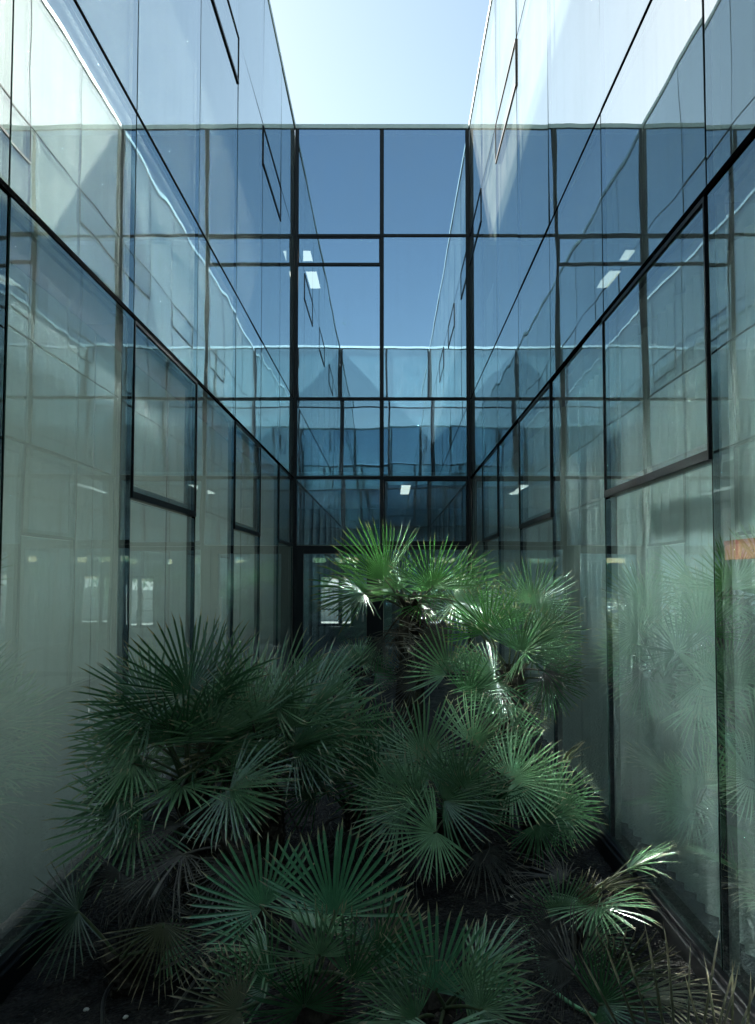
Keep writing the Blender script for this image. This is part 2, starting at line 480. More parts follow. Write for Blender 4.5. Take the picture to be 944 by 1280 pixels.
# ------------------------------------------------------------------ the two long wings
def side_wing(x, nsign, label, win_bays, vent_bays, amp):
    root = empty('office_wing', (x - nsign * 3.0, (YB + YE) / 2, 0), label, 'building')
    w = Wall((x, 0, 0), (0, 1, 0), (nsign, 0, 0), root, M['glass'])
    for k in range(len(BAY) - 1):
        u0, u1 = BAY[k], BAY[k + 1]
        # glass, from the ground up
        if k in win_bays:
            w.pane(u0, u1, Z0, T1 + 0.006, glass=M['glass_low'])
            window_unit(w, u0, u1, T1 + 0.006, T2 - 0.012, glass=M['glass_low'])
        else:
            w.pane(u0, u1, Z0, T2 - 0.012, glass=M['glass_low'])
        w.pane(u0, u1, T2 + 0.012, T3 - 0.006)
        if k in vent_bays:
            w.pane(u0, u1, T3 + 0.006, TV)
            window_unit(w, u0, u1, TV, T4, 0.032, None, False, 0.22)
        else:
            w.pane(u0, u1, T3 + 0.006, T4)
        w.pane(u0, u1, T4, TG)
        # what hangs behind it
        fabric(w, 'curtain', u0 + 0.01, u1 - 0.01, 0.04, T2 - 0.10, -0.24, M['curtain'], amp, 0.13)
        w.box('spandrel_panel', [(u0 + 0.004, u1 - 0.004, -0.30, -0.07, T2 - 0.05, T3 + 0.015)], M['spandrel'])
        fabric(w, 'blind', u0 + 0.006, u1 - 0.006, T3 + 0.03, TG - 0.02, -0.055, M['blind' if nsign > 0 else 'blind_sunlit'], 0, 0.15)
    # joints: black gasket with a grey box section behind it
    for k, u in enumerate(BAY[1:-1]):
        w.box('mullion', [(u - 0.0095, u + 0.0095, -0.028, -0.004, Z0, TG)], M['black'])
        w.box('mullion_section', [(u - 0.028, u + 0.028, -0.062, -0.030, Z0, T2 - 0.02)], M['inner_mullion'])
    for z, h, pr in ((T2, 0.014, 0.010), (T3, 0.008, 0.004), (T4, 0.009, -0.0045)):
        w.box('transom', [(YE + 0.002, YB - 0.002, -0.029, pr, z - h, z + h)], M['black'])
        if z == T2: w.box('transom_section', [(YE + 0.002, YB - 0.002, -0.064, -0.0305, z - 0.03, z + 0.02)], M['inner_mullion'])
    # foot channel, coping, roof and outer walls
    w.box('base_channel', [(YE, YB, -0.10, 0.035, -0.10, Z0 - 0.03), (YE, YB, -0.101, 0.02, Z0 - 0.03, Z0 - 0.002)], M['frame'], None, 0.004)
    for j in range(5):
        y0, y1 = YE + (YB + 0.05 - YE) * j / 5, YE + (YB + 0.05 - YE) * (j + 1) / 5
        w.box('coping', [(y0 + 0.003, y1 - 0.003, -0.35, 0.012 + random.uniform(0, .003), TG + 0.012, TC + random.uniform(-.003, .003))], M['coping'], None, 0.004)
    w.box('coping_joint', [(YE, YB, -0.02, -0.006, TG - 0.010, TG + 0.011)], M['black'])
    DW = 4.6                                            # depth of the wing
    w.box('roof', [(YE - 0.2, YB + 0.2, -DW - 0.2, -0.352, TG - 0.35, TG - 0.05)], M['roofing'])
    w.box('floor', [(YE, YB - 0.01, -DW, -0.12, -0.1, 0.02)], M['wing_floor'])
    w.box('floor_slab', [(YE, YB - 0.01, -DW, -0.31, T2 - 0.06, T3 - 0.1)], M['ceiling'])
    # unseen outer wall; window openings added so daylight glows through the curtains
    SL = 0.9 if nsign > 0 else 0.3
    us = [YE - 0.2]
    for k in range(1, len(BAY) - 1):
        us += [BAY[k] + 0.12, BAY[k + 1] - 0.12]
    us.append(YB + 0.2)
    w.box('outer_wall', [(us[0], us[-1], -DW - 0.25, -DW, -0.1, SL), (us[0], us[-1], -DW - 0.25, -DW, 3.2, TG - 0.05)] +
          [(us[i], us[i + 1], -DW - 0.25, -DW, SL, 3.2) for i in range(0, len(us), 2)], M['render_wall'])
    w.box('end_wall', [(YB + 0.003, YB + 0.2, -DW, -0.026, -0.1, TG + 0.008)], M['room_wall'])
    return w

left = side_wing(XL, 1, 'long left wing of pale green reflective glass with flush black joints', (4, 6, 8), (3, 5, 7), 0.003)
right = side_wing(XR, -1, 'long right wing of reflective glass over pleated curtains, its top sunlit', (3, 5, 7), (4, 6, 8), 0.020)

pb = fabric(right, 'pleated_blind', 9.62, 10.26, T3 + 0.04, 5.70, -0.042, M['white_blind'], 0.008, 0.09)
pb['label'] = 'white pleated blind drawn to one side'

# ------------------------------------------------------------------ the wing that closes the view
root = empty('office_wing', ((XL + XR) / 2, YB + 3, 0), 'far end wing with two columns of dark blue reflective glass above a door', 'building')
bw = Wall((0, YB, 0), (1, 0, 0), (0, -1, 0), root, M['glass_back'])
CW = 0.062                                             # half width of the corner posts
cols_ = [(XL + CW, XM - 0.026), (XM + 0.026, XR - CW)]
for ci, (a, b) in enumerate(cols_):
    bw.pane(a, b, T4 + 0.022, TG)
    if ci == 0:
        window_unit(bw, a, b, TV, T4 - 0.022, 0.05)
        bw.pane(a, b, T3 + 0.022, TV)
    else:
        bw.pane(a, b, T3 + 0.022, T4 - 0.022)
    bw.pane(a, b, T2 + 0.022, T3 - 0.022)
    if ci == 0:
        bw.pane(a, b, T1 + 0.022, T2 - 0.022)
    else:
        window_unit(bw, a, b, T1 + 0.022, T2 - 0.022, 0.07)
        bw.pane(a, b, Z0, T1 - 0.022)
bw.box('mullion', [(XM - 0.026, XM + 0.026, -0.14, 0.008, Z0, TG)], M['frame'])
for a, b in ((XL + 0.004, XL + CW), (XR - CW, XR - 0.004)):
    bw.box('corner_post', [(a, b, -0.15, 0.022, Z0 - 0.03, TG + 0.005)], M['frame'], None, 0.004)
for z, h in ((T1, 0.045), (T2, 0.030), (T3, 0.022), (T4, 0.022)):
    for a, b in cols_:
        bw.box('transom', [(a, b, -0.13, 0.018, z - h, z + 0.022)], M['frame'])
bw.box('coping', [(XL + 0.013, XR - 0.013, -0.40, 0.012, TG + 0.012, TC)], M['coping'], None, 0.004)
bw.box('coping_joint', [(XL + CW, XR - CW, -0.02, 0.008, TG - 0.004, TG + 0.011)], M['black'])
bw.box('base_channel', [(XL + 0.04, XR - 0.04, -0.10, 0.035, -0.10, Z0 - 0.003)], M['frame'])
# door in the left column
door = bpy.data.objects.new('door', None); col.objects.link(door); door.parent = root
door.location = Vector((-0.92, YB, Z0)) - world_loc(root)
bw.box('frame', [(XL + CW, -1.455, -0.10, 0.03, Z0, T1 - 0.045), (-0.395, XM - 0.026, -0.10, 0.03, Z0, T1 - 0.045),
                 (-1.455, -0.395, -0.09, 0.024, T1 - 0.115, T1 - 0.0455), (-1.455, -0.395, -0.09, 0.024, Z0, Z0 + 0.09)], M['frame'], door)
bw.pane(-1.455, -0.395, Z0 + 0.09, T1 - 0.115, door, 0.002, 0.0, 0.0005)
bw.box('handle', [(-0.47, -0.445, 0.024, 0.075, 0.95, 1.35)], M['steel'], door, 0.006)
# rooms behind
RX0, RX1, RY = -5.2, 5.0, 18.0
bw.box('floor', [(RX0, RX1, -(RY - YB), -0.16, -0.1, 0.02)], M['room_floor'])
bw.box('ceiling', [(RX0, RX1, -(RY - YB), -0.16, T2 + 0.03, T2 + 0.12)], M['ceiling'])
bw.box('floor_slab', [(RX0, RX1, -(RY - YB), -0.17, T3 - 0.35, T3 - 0.02)], M['room_floor'])
bw.box('spandrel_panel', [(XL + 0.01, XR - 0.01, -0.20, -0.16, T2 + 0.12, T3 - 0.02)], M['dark_panel'])
bw.box('ceiling', [(RX0, RX1, -(RY - YB), -0.16, T4 - 0.08, T4 + 0.05)], M['ceiling'])
bw.box('spandrel_panel', [(XL + 0.01, XR - 0.01, -0.20, -0.16, T4 + 0.05, TG)], M['dark_panel'])
bw.box('roof', [(RX0 - 0.2, RX1 + 0.2, -(RY - YB) - 0.3, -0.41, TG - 0.35, TG - 0.05)], M['roofing'])
for xx in (RX0 - 0.2, RX1):
    bw.box('side_wall', [(xx, xx + 0.2, -(RY - YB), -0.205, -0.1, TG - 0.35)], M['room_wall'])
# garden side of the room: piers, sills and heads leave window openings
FZ0, FZ1 = 0.45, 1.75
opens = [(-4.3, -3.5), (-1.80, -0.92), (0.95, 1.55), (2.6, 3.3)]
fw = Wall((0, RY, 0), (1, 0, 0), (0, -1, 0), root, M['glass_back'])
xs = [RX0] + [v for o_ in opens for v in o_] + [RX1]
fw.box('outer_wall', [(RX0, RX1, -0.25, 0, -0.1, FZ0), (RX0, RX1, -0.25, 0, FZ1, 2.04), (RX0, RX1, -0.25, 0, 2.17, T2 + 0.1)] +
       [(a_, b_, -0.25, 0, 2.04, 2.17) for a_, b_ in ((RX0, -4.5), (-4.1, -3.3), (-2.75, -1.95), (-1.62, -1.4), (-0.8, 0.35), (0.6, 1.0), (1.65, 2.2), (2.35, 3.1), (4.0, RX1))] +  # narrow high slots, added to show as broken bright flecks
       [(xs[i], xs[i + 1], -0.25, 0, FZ0, FZ1) for i in range(0, len(xs), 2)], M['room_wall'])
fw.box('outer_wall', [(RX0, RX1, -0.25, 0, T2 + 0.12, TG - 0.05)], M['room_wall'])
for a, b in opens:
    win = bpy.data.objects.new('window', None); col.objects.link(win); win.parent = root
    win.location = fw.p((a + b) / 2, -0.1, FZ0) - world_loc(root)
    m_ = a + (b - a) * 0.62
    fw.box('frame', [(a, b, -0.16, -0.08, FZ0, FZ0 + 0.07), (a, b, -0.16, -0.08, FZ1 - 0.07, FZ1), (a, a + 0.06, -0.161, -0.081, FZ0 + .07, FZ1 - .07),
                     (b - 0.06, b, -0.161, -0.081, FZ0 + .07, FZ1 - .07), (m_ - 0.05, m_ + 0.05, -0.162, -0.082, FZ0 + .07, FZ1 - .07),
                     (a + .06, m_ - .05, -0.15, -0.1, 0.86, 0.89), (a + .06, m_ - .05, -0.15, -0.1, 1.16, 1.19)], M['frame'], win)
    boxes('pane', [fw.wb(a + .06, b - .06, -0.125, -0.115, FZ0 + .07, FZ1 - .07)], M['clear'], win)

# ceiling lights of the rooms (lit in the photograph)
def ceiling_light(x0, x1, y0, y1, z, label):
    r = empty('ceiling_light', ((x0 + x1) / 2, (y0 + y1) / 2, z), label, 'ceiling light', 'lit ceiling lights in the far wing')
    t = 0.02
    boxes('housing', [(x0 - t, x1 + t, y0 - t, y0, z - 0.05, z - 0.002), (x0 - t, x1 + t, y1, y1 + t, z - 0.05, z - 0.002),
                      (x0 - t, x0, y0, y1, z - 0.0495, z - 0.0025), (x1, x1 + t, y0, y1, z - 0.0495, z - 0.0025)], M['ceiling'], r)
    boxes('diffuser', [(x0, x1, y0, y1, z - 0.045, z - 0.004)], M['lamp'], r)
    return r
ZC = T2 + 0.03
ceiling_light(0.20, 0.37, 12.55, 14.40, ZC, 'long lit ceiling light behind the framed pane above the palm')
ceiling_light(-1.58, -1.40, 12.34, 12.78, T4 - 0.08, 'upper lit ceiling light behind the narrow vent window')
ceiling_light(-1.58, -1.38, 13.20, 14.00, T4 - 0.08, 'lit ceiling light just below the narrow vent window')

# ------------------------------------------------------------------ the wing behind the camera (seen in the mirrors)
root = empty('office_wing', ((XL + XR) / 2, YE - 3, 0), 'near end wing of teal glass, seen mirrored in the far glass', 'building')
ew = Wall((0, YE, 0), (1, 0, 0), (0, 1, 0), root, M['glass_near'])
TE = TC + 0.14
for a, b in cols_:
    for z0, z1 in ((Z0, T1), (T1, T2), (T2, T3), (T3, T4), (T4, TE - 0.09)):
        ew.pane(a, b, z0 + 0.012, z1 - 0.012)
    ew.box('spandrel_panel', [(a, b, -0.20, -0.16, Z0, TE - 0.1)], M['teal_panel'])
    for z in (T1, T2, T3, T4):
        ew.box('transom', [(a, b, -0.13, 0.012, z - 0.02, z + 0.02)], M['frame'])
ew.box('mullion', [(XM - 0.026, XM + 0.026, -0.14, 0.008, Z0, TE - 0.09)], M['frame'])
for a, b in ((XL + 0.004, XL + CW), (XR - CW, XR - 0.004)):
    ew.box('corner_post', [(a, b, -0.15, 0.022, Z0 - 0.03, TE - 0.085)], M['frame'])
ew.box('coping', [(XL - 0.4, XR + 0.4, -0.45, 0.02, TE - 0.08, TE)], M['coping'], None, 0.004)
ew.box('base_channel', [(XL + 0.04, XR - 0.04, -0.10, 0.035, -0.10, Z0 - 0.003)], M['frame'])
ew.box('outer_wall', [(-8, 8, -6.2, -0.22, -0.1, TE - 0.09)], M['render_wall'])

# made-up board standing in for an orange patch in the right-hand glass
r = empty('stand_in_board', (XR + 0.10, 2.6, 1.72), 'made-up orange board standing in for a coloured patch at the right edge', 'board')
boxes('panel', [(XR + 0.030, XR + 0.036, 1.2, 2.985, 1.785, 1.845)], M['orange'], r)
boxes('rail', [(XR + 0.0285, XR + 0.0375, 1.2, 2.986, 1.846, 1.864)], M['red'], r)
for yy in (1.6, 2.6):
    boxes('cord', [(XR + 0.032, XR + 0.034, yy, yy + 0.002, 1.865, T2 - 0.05)], M['inner_mullion'], r)

# ------------------------------------------------------------------ palms
def PW(px, py, d):
    """point at depth d metres in front of the photographer in line with a photo pixel"""
    x = (px - 488.0) / 898.0
    yv = (680.3 - py) / 898.0
    fy = math.cos(PITCH) - yv * math.sin(PITCH)
    uz = math.sin(PITCH) + yv * math.cos(PITCH)
    s = d / fy
    return Vector((x * s, d, EYE + uz * s))

def frond_mesh(seed, spread_deg, n, join=0.28, stiff=1.0, wmax=0.020):
    """fan blade of unit radius: hub at the origin, axis +Y, upper face +Z; folded, tapering leaflets joined near the hub"""
    rnd = random.Random(seed)
    V, F, A = [], [], []
    S = R(spread_deg)
    da = S / n
    for i in range(n):
        a = -S / 2 + da * (i + 0.5) + rnd.uniform(-0.12, 0.12) * da
        L = (0.80 + 0.20 * math.cos(a * 0.75)) * rnd.uniform(0.88, 1.04)
        if rnd.random() < 0.04: L *= rnd.uniform(0.5, 0.8)
        droop = (rnd.uniform(0.02, 0.12) + (0.16 if rnd.random() < 0.10 else 0)) / stiff
        cup = 0.16 * (1 - math.cos(a)) + rnd.uniform(-0.03, 0.03)
        swing = rnd.gauss(0, 0.03)
        tw = rnd.uniform(-0.35, 0.35)
        kink = rnd.uniform(0.10, 0.32) if rnd.random() < 0.10 else 0.0
        ca, sa = math.cos(a), math.sin(a)
        base = len(V)
        prof = (0.02, 0.16, join, 0.66, 0.88)
        for r_ in prof:
            rr = r_ * L
            hw = min(rr * math.tan(da / 2) * 1.03, wmax * (1.0 if r_ <= join else (1.0 - 0.55 * ((r_ - join) / (1 - join)) ** 1.4)))
            t = swing * max(0, r_ - join) * L
            cx, cyy = sa * rr + ca * t, ca * rr - sa * t
            z = cup * rr - droop * r_ ** 2.2 * L - kink * max(0, r_ - 0.6)
            tz = tw * max(0, r_ - join)
            up = hw * 0.8
            dx, dy = ca * hw, -sa * hw
            V += [(cx - dx, cyy - dy, z + up - tz * hw), (cx, cyy, z), (cx + dx, cyy + dy, z + up + tz * hw)]
            A += [r_] * 3
        t = swing * (1 - join) * L * 1.3
        V.append((sa * L + ca * t, ca * L - sa * t, cup * L - droop * L - kink * 0.55)); A.append(1.0)
        for k in range(len(prof) - 1):
            b = base + 3 * k
            F += [(b, b + 1, b + 4, b + 3), (b + 1, b + 2, b + 5, b + 4)]
        b = base + 3 * (len(prof) - 1)
        F += [(b, b + 1, b + 3), (b + 1, b + 2, b + 3)]
    me = mesh_of('frond', V, F, [])
    at = me.attributes.new('along', 'FLOAT', 'POINT')
    at.data.foreach_set('value', A)
    return me

FR_BASE = [(1, 215, 34), (2, 230, 38), (3, 200, 30), (4, 245, 36), (5, 190, 28), (6, 170, 26), (7, 225, 32), (8, 255, 40), (9, 180, 22), (10, 210, 27), (11, 240, 30), (12, 160, 20)]
FR = {}
def frond_data(k, mat):
    key = (k, mat)
    if key not in FR:
        s, sp, n = FR_BASE[k % len(FR_BASE)]
        dead = mat == 'leaf_dead'
        me = frond_mesh(s + (50 if dead else 0), sp * (0.8 if dead else 1), n, 0.24 if dead else 0.28, 0.35 if dead else 1.0, 0.014 if dead else 0.020)
        me.materials.append(M[mat])
        FR[key] = me
    return FR[key]
# fans with a narrow spread, half folded
def narrow_data(k, mat, spread, n, wmax=0.020):
    key = ('n', k, mat, spread, n, wmax)
    if key not in FR:
        me = frond_mesh(90 + k, spread, n, 0.28, 1.0, wmax)
        me.materials.append(M[mat])
        FR[key] = me
    return FR[key]

def tube(pts, rad, sides=6, taper=1.0):
    V, F = [], []
    n = len(pts)
    prev = None
    for i, p in enumerate(pts):
        t = (pts[min(i + 1, n - 1)] - pts[max(i - 1, 0)]).normalized()
        ref = prev if prev is not None else (Vector((0, 0, 1)) if abs(t.z) < 0.9 else Vector((1, 0, 0)))
        s = t.cross(ref).normalized(); u = s.cross(t).normalized(); prev = u
        r_ = rad * (1 + (taper - 1) * i / (n - 1))
        for k in range(sides):
            a = 2 * math.pi * k / sides
            V.append(p + s * math.cos(a) * r_ + u * math.sin(a) * r_)
    for i in range(n - 1):
        for k in range(sides):
            a = i * sides + k; b = i * sides + (k + 1) % sides
            F.append((a, b, b + sides, a + sides))
    F.append(tuple(reversed(range(sides)))); F.append(tuple((n - 1) * sides + k for k in range(sides)))
    return V, F

class Palm:
    def __init__(s, base, crown, label, girth=0.075):
        s.base, s.crown = Vector(base), Vector(crown)
        s.root = empty('fan_palm', s.base, label, 'palm', 'fan palms in the planting bed')
        s.k = 0
        s.trunk(girth)
    def trunk(s, g):
        rnd = random.Random(int(s.base.x * 1000 + s.base.y * 77))
        n = 12
        h = s.crown - s.base
        pts, V, F = [], [], []
        sides = 14
        for i in range(n + 1):
            t = i / n
            c = h * t + Vector((math.sin(t * 3) * 0.03, math.cos(t * 2.3) * 0.03 - 0.03, -0.06 * (1 - t)))
            pts.append(c)
            rr = g * (1.15 - 0.25 * t + 0.15 * math.sin(t * math.pi))
            if t > 0.93: rr *= 0.6
            for k in range(sides):
                a = 2 * math.pi * k / sides
                q = rr * rnd.uniform(0.86, 1.12)
                V.append(c + Vector((math.cos(a) * q, math.sin(a) * q, rnd.uniform(-.01, .01))))
        for i in range(n):
            for k in range(sides):
                a = i * sides + k; b = i * sides + (k + 1) % sides
                F.append((a, b, b + sides, a + sides))
        F.append(tuple(n * sides + k for k in range(sides)))
        tr = link_mesh('trunk', mesh_of('trunk', V, F, [M['trunk']], None, False), s.root)
        # cut leaf bases in a spiral, with fibre hairs, all one rough coat
        V, F = [], []
        m = int(18 + 55 * h.length)
        for j in range(m):
            t = (j + 0.5) / m
            a = j * 2.39996
            c = pts[min(n, int(t * n))].lerp(pts[min(n, int(t * n) + 1)], t * n - int(t * n))
            out = Vector((math.cos(a), math.sin(a), 0))
            side = Vector((-out.y, out.x, 0))
            rr = g * (1.0 - 0.2 * t)
            L = rnd.uniform(0.05, 0.13)
            up = Vector((0, 0, 1))
            b0 = c + out * rr * 0.8
            tip = b0 + out * L * 0.55 + up * L * rnd.uniform(0.5, 1.0)
            w0, w1, th = 0.028, 0.012, 0.012
            k = len(V)
            V += [b0 - side * w0 - up * th, b0 + side * w0 - up * th, b0 + side * w0 + up * th, b0 - side * w0 + up * th,
                  tip - side * w1 - up * th * .4, tip + side * w1 - up * th * .4, tip + side * w1 + up * th * .4, tip - side * w1 + up * th * .4]
            F += [tuple(k + i for i in f) for f in BF]
        for j in range(int(m * 2.5)):
            t = rnd.random(); a = rnd.random() * 6.283
            c = pts[min(n, int(t * n))]
            out = Vector((math.cos(a), math.sin(a), 0)); side = Vector((-out.y, out.x, 0))
            p0 = c + out * g * 0.9
            p1 = p0 + out * rnd.uniform(.01, .05) + Vector((0, 0, rnd.uniform(-.10, .08))) + side * rnd.uniform(-.03, .03)
            k = len(V)
            V += [p0 - side * .003, p0 + side * .003, p1]
            F.append((k, k + 1, k + 2))
        link_mesh('leaf_bases', mesh_of('leaf_bases', V, F, [M['trunk']]), s.root)
    def place(s, hub, axis, nrm, radius, mat='leaf', data=None, start=None):
        axis = axis.normalized()
        nrm = (nrm - axis * nrm.dot(axis)).normalized()
        side = axis.cross(nrm).normalized()
        # stay clear of the glass
        for _ in range(4):
            lo = hub.x + min(axis.x, 0.75 * side.x, -0.75 * side.x, 0.7 * (axis.x + side.x), 0.7 * (axis.x - side.x)) * radius
            hi = hub.x + max(axis.x, 0.75 * side.x, -0.75 * side.x, 0.7 * (axis.x + side.x), 0.7 * (axis.x - side.x)) * radius
            if lo < XL + 0.03: hub = hub + Vector((min(0.12, XL + 0.03 - lo), 0, 0)); radius *= 0.97
            elif hi > XR - 0.03: hub = hub - Vector((min(0.12, hi - XR + 0.03), 0, 0)); radius *= 0.97
            else: break
        me = data or frond_data(s.k, mat)
        s.k += 1
        o = bpy.data.objects.new('frond', me)
        col.objects.link(o)
        o.parent = s.root
        m = Matrix((side, axis, nrm)).transposed().to_4x4()
        m.translation = hub - s.base
        o.matrix_basis = m @ Matrix.Diagonal((radius, radius, radius, 1))
        # stalk, a piece of the frond, from the crown to the hub
        c = (start if start is not None else s.crown + Vector((random.uniform(-.03, .03), random.uniform(-.03, .03), random.uniform(-.10, .02))))
        mid = c.lerp(hub, 0.5) + Vector((0, 0, 0.10 * (hub - c).length)) * (1 if axis.z > -0.5 else 1.6)
        pts = []
        for i in range(7):
            t = i / 6
            pts.append(c * (1 - t) ** 2 + mid * 2 * t * (1 - t) + hub * t * t)
        pts.append(hub + axis * 0.05 * radius)
        Vt, Ft = tube(pts, 0.0085, 5, 0.6)
        inv = o.matrix_basis.inverted()
        Vt = [inv @ (v - s.base) for v in Vt]
        st = bpy.data.objects.new('stalk', mesh_of('stalk', Vt, Ft, [M['petiole_dead' if mat == 'leaf_dead' else 'petiole']], None, True))
        col.objects.link(st)
        st.parent = o
        return o
    def hero(s, px, py, d, rpx, ang, tilt=0.0, twist=0.0, mat='leaf', spread=None, n=30, wmax=0.020):
        """a fan read off the photograph: hub, depth, radius, direction it opens in, lean towards the viewer"""
        hub = PW(px, py, d)
        a, t = R(ang), R(tilt)
        axis = Vector((math.cos(a) * math.cos(t), -math.sin(t), math.sin(a) * math.cos(t)))
        nrm = Vector((0, -1, 0)) + Vector((0, 0, 0.25))
        nrm = (nrm - axis * nrm.dot(axis)).normalized()
        nrm = Matrix.Rotation(R(twist), 3, axis) @ nrm
        data = narrow_data(s.k, mat, spread, n, wmax) if spread else None
        return s.place(hub, axis, nrm, 0.93 * rpx * d / 898.0, mat, data)
    def crown_fill(s, n, lp, rad, el_hi=82, el_lo=-15, mat='leaf', az0=0.0, az1=360.0, rnd=None, dead=0.0):
        rnd = rnd or random.Random(int(s.crown.x * 991 + s.crown.y * 313) + n)
        for i in range(n):
            f = (i + 0.5) / n
            el = el_hi + (el_lo - el_hi) * f + rnd.uniform(-9, 9)
            az = R(az0 + (az1 - az0) * ((i * 0.381966 + rnd.uniform(-.04, .04)) % 1.0))
            e = R(el)
            dirv = Vector((math.cos(az) * math.cos(e), math.sin(az) * math.cos(e), math.sin(e)))
            l = rnd.uniform(*lp)
            hub = s.crown + dirv * l
            e2 = e - R(rnd.uniform(0, 22))
            axis = Vector((math.cos(az) * math.cos(e2), math.sin(az) * math.cos(e2), math.sin(e2)))
            up = Vector((-math.cos(az) * math.sin(e2), -math.sin(az) * math.sin(e2), math.cos(e2)))
            up = Matrix.Rotation(R(rnd.gauss(0, 28)), 3, axis) @ up
            if hub.z + axis.z * 0.3 < 0.04:
                hub.z = max(hub.z, 0.12); axis.z = max(axis.z, -0.1)
            m_ = 'leaf_dead' if rnd.random() < dead * (0.3 + 1.2 * f) else ('leaf_olive' if rnd.random() < 0.10 * f else mat)
            s.place(hub, axis, up, rnd.uniform(*rad), m_)
    def skirt(s, n, l, rad):
        """dry fronds hanging below the crown"""
        rnd = random.Random(int(s.crown.x * 517 + 9))
        for i in range(n):
            az = 6.283 * i / n + rnd.uniform(-.3, .3)
            e = R(rnd.uniform(-62, -25))
            dirv = Vector((math.cos(az) * math.cos(e), math.sin(az) * math.cos(e), math.sin(e)))
            hub = s.crown + Vector((0, 0, -0.1)) + dirv * rnd.uniform(*l)
            hub.z = max(hub.z, 0.18)
            e2 = e - R(rnd.uniform(5, 25))
            axis = Vector((math.cos(az) * math.cos(e2), math.sin(az) * math.cos(e2), math.sin(e2)))
            up = Vector((-math.cos(az) * math.sin(e2), -math.sin(az) * math.sin(e2), math.cos(e2)))
            up = Matrix.Rotation(R(rnd.gauss(0, 30)), 3, axis) @ up
            rr = rnd.uniform(*rad)
            if hub.z + axis.z * rr < 0.02: axis.z = max(axis.z, -(hub.z - 0.02) / rr)
            s.place(hub, axis, up, rr, 'leaf_dead')

# 1 tall palm in the middle, in front of the far door
c = PW(512, 752, 5.3)
p = Palm((c.x - 0.06, c.y, 0), c, 'tallest fan palm with bright green crown on bare trunk before the far door', 0.085)
p.hero(482, 725, 5.2, 92, 112, 5, 12, 'leaf_bright', 120, 22)
p.hero(540, 735, 5.1, 76, 84, 10, -8, 'leaf_bright', 175, 24)
p.hero(462, 738, 5.2, 84, 172, 18, 25, 'leaf_bright', 130, 22)
p.hero(562, 735, 5.3, 84, 22, 10, -25, 'leaf_bright', 120, 20)
p.hero(500, 735, 5.5, 70, 130, -10, 20, 'leaf_bright', 150, 22)
p.hero(455, 742, 5.0, 66, 196, 25, 40, 'leaf')
p.hero(570, 752, 5.0, 72, -8, 20, -40, 'leaf')
p.crown_fill(6, (0.08, 0.18), (0.32, 0.38), 40, -10, 'leaf_bright')
p.skirt(8, (0.12, 0.30), (0.24, 0.32))

# 2 palm beside the right wall, level with the tall one
c = PW(640, 838, 5.0)
p = Palm((c.x - 0.12, c.y + 0.05, 0), c, 'dark fan palm with spiky round fans close to the right glass wall')
p.hero(666, 755, 4.95, 70, 66, 12, 0); p.hero(684, 790, 4.9, 66, 25, 15, 10)
p.hero(610, 790, 4.8, 74, 96, 20, 0, 'leaf_bright'); p.hero(578, 768, 5.1, 72, 75, 10, -10)
p.hero(650, 815, 4.7, 74, 62, 28, 0); p.hero(694, 818, 4.95, 56, -15, 20, 0)
p.hero(560, 805, 5.1, 80, 150, 18, 20, 'leaf_dead'); p.hero(618, 850, 4.7, 74, 195, 30, 15)
p.hero(640, 780, 5.1, 72, 110, 0, -15); p.hero(560, 840, 4.95, 72, 120, 15, 0); p.hero(520, 850, 5.0, 60, 160, 15, 10, 'leaf_dead')
p.hero(585, 870, 4.65, 70, 60, 25, 0); p.hero(690, 850, 4.8, 60, 300, 25, 0)
p.crown_fill(8, (0.20, 0.40), (0.26, 0.34), 60, -30, 'leaf', dead=0.15)
p.skirt(5, (0.15, 0.35), (0.24, 0.32))

# 3 small palms at the foot of the far door
c = PW(448, 846, 9.0)
p = Palm((c.x, c.y, 0), c, 'small fan palm with pale round fans just before the door', 0.05)
p.hero(446, 826, 8.9, 36, 75, 15, 0); p.hero(470, 840, 8.8, 34, 20, 20, 0); p.hero(424, 840, 8.8, 34, 150, 20, 0)
p.crown_fill(9, (0.15, 0.32), (0.28, 0.36), 75, -10)
c = PW(396, 872, 8.2)
p = Palm((c.x, c.y, 0), c, 'small greyish fan palm left of the door, behind the big left clump', 0.05)
p.hero(394, 848, 8.2, 38, 110, 15, 0); p.hero(420, 868, 8.0, 40, 40, 20, 0); p.hero(372, 872, 8.0, 38, 165, 20, 0)
p.crown_fill(9, (0.15, 0.32), (0.28, 0.36), 75, -10)

# 4 the big clump on the left: three stems
c = PW(238, 975, 3.75)
p = Palm((c.x + 0.05, c.y + 0.1, 0), c, 'big dark fan palm on the left with fans reaching the left glass', 0.085)
p.hero(235, 868, 3.7, 118, 102, 0, 38); p.hero(190, 885, 3.6, 108, 140, 8, 45); p.hero(170, 915, 3.6, 104, 162, 12, 50)
p.hero(165, 955, 3.55, 100, 182, 15, 45); p.hero(180, 990, 3.5, 112, 196, 10, 50); p.hero(262, 872, 3.8, 118, 78, -5, -40)
p.hero(150, 1000, 3.4, 70, 225, 18, 30)
p.crown_fill(21, (0.14, 0.38), (0.32, 0.46), 75, -12, dead=0.03)
p.skirt(3, (0.15, 0.3), (0.26, 0.34))
c = PW(330, 968, 4.1)
p = Palm((c.x, c.y, 0), c, 'upright fan palm with half-folded fans beside the big left palm', 0.08)
p.hero(300, 880, 4.0, 108, 96, -5, 50); p.hero(345, 880, 4.0, 112, 72, -5, -50); p.hero(385, 890, 4.1, 116, 48, 0, -45)
p.hero(400, 915, 4.1, 108, 30, 8, -40); p.hero(370, 930, 3.9, 92, 14, 20, -20); p.hero(315, 900, 3.8, 96, 110, 12, 20)
p.crown_fill(17, (0.14, 0.38), (0.32, 0.46), 78, -8, dead=0.03)
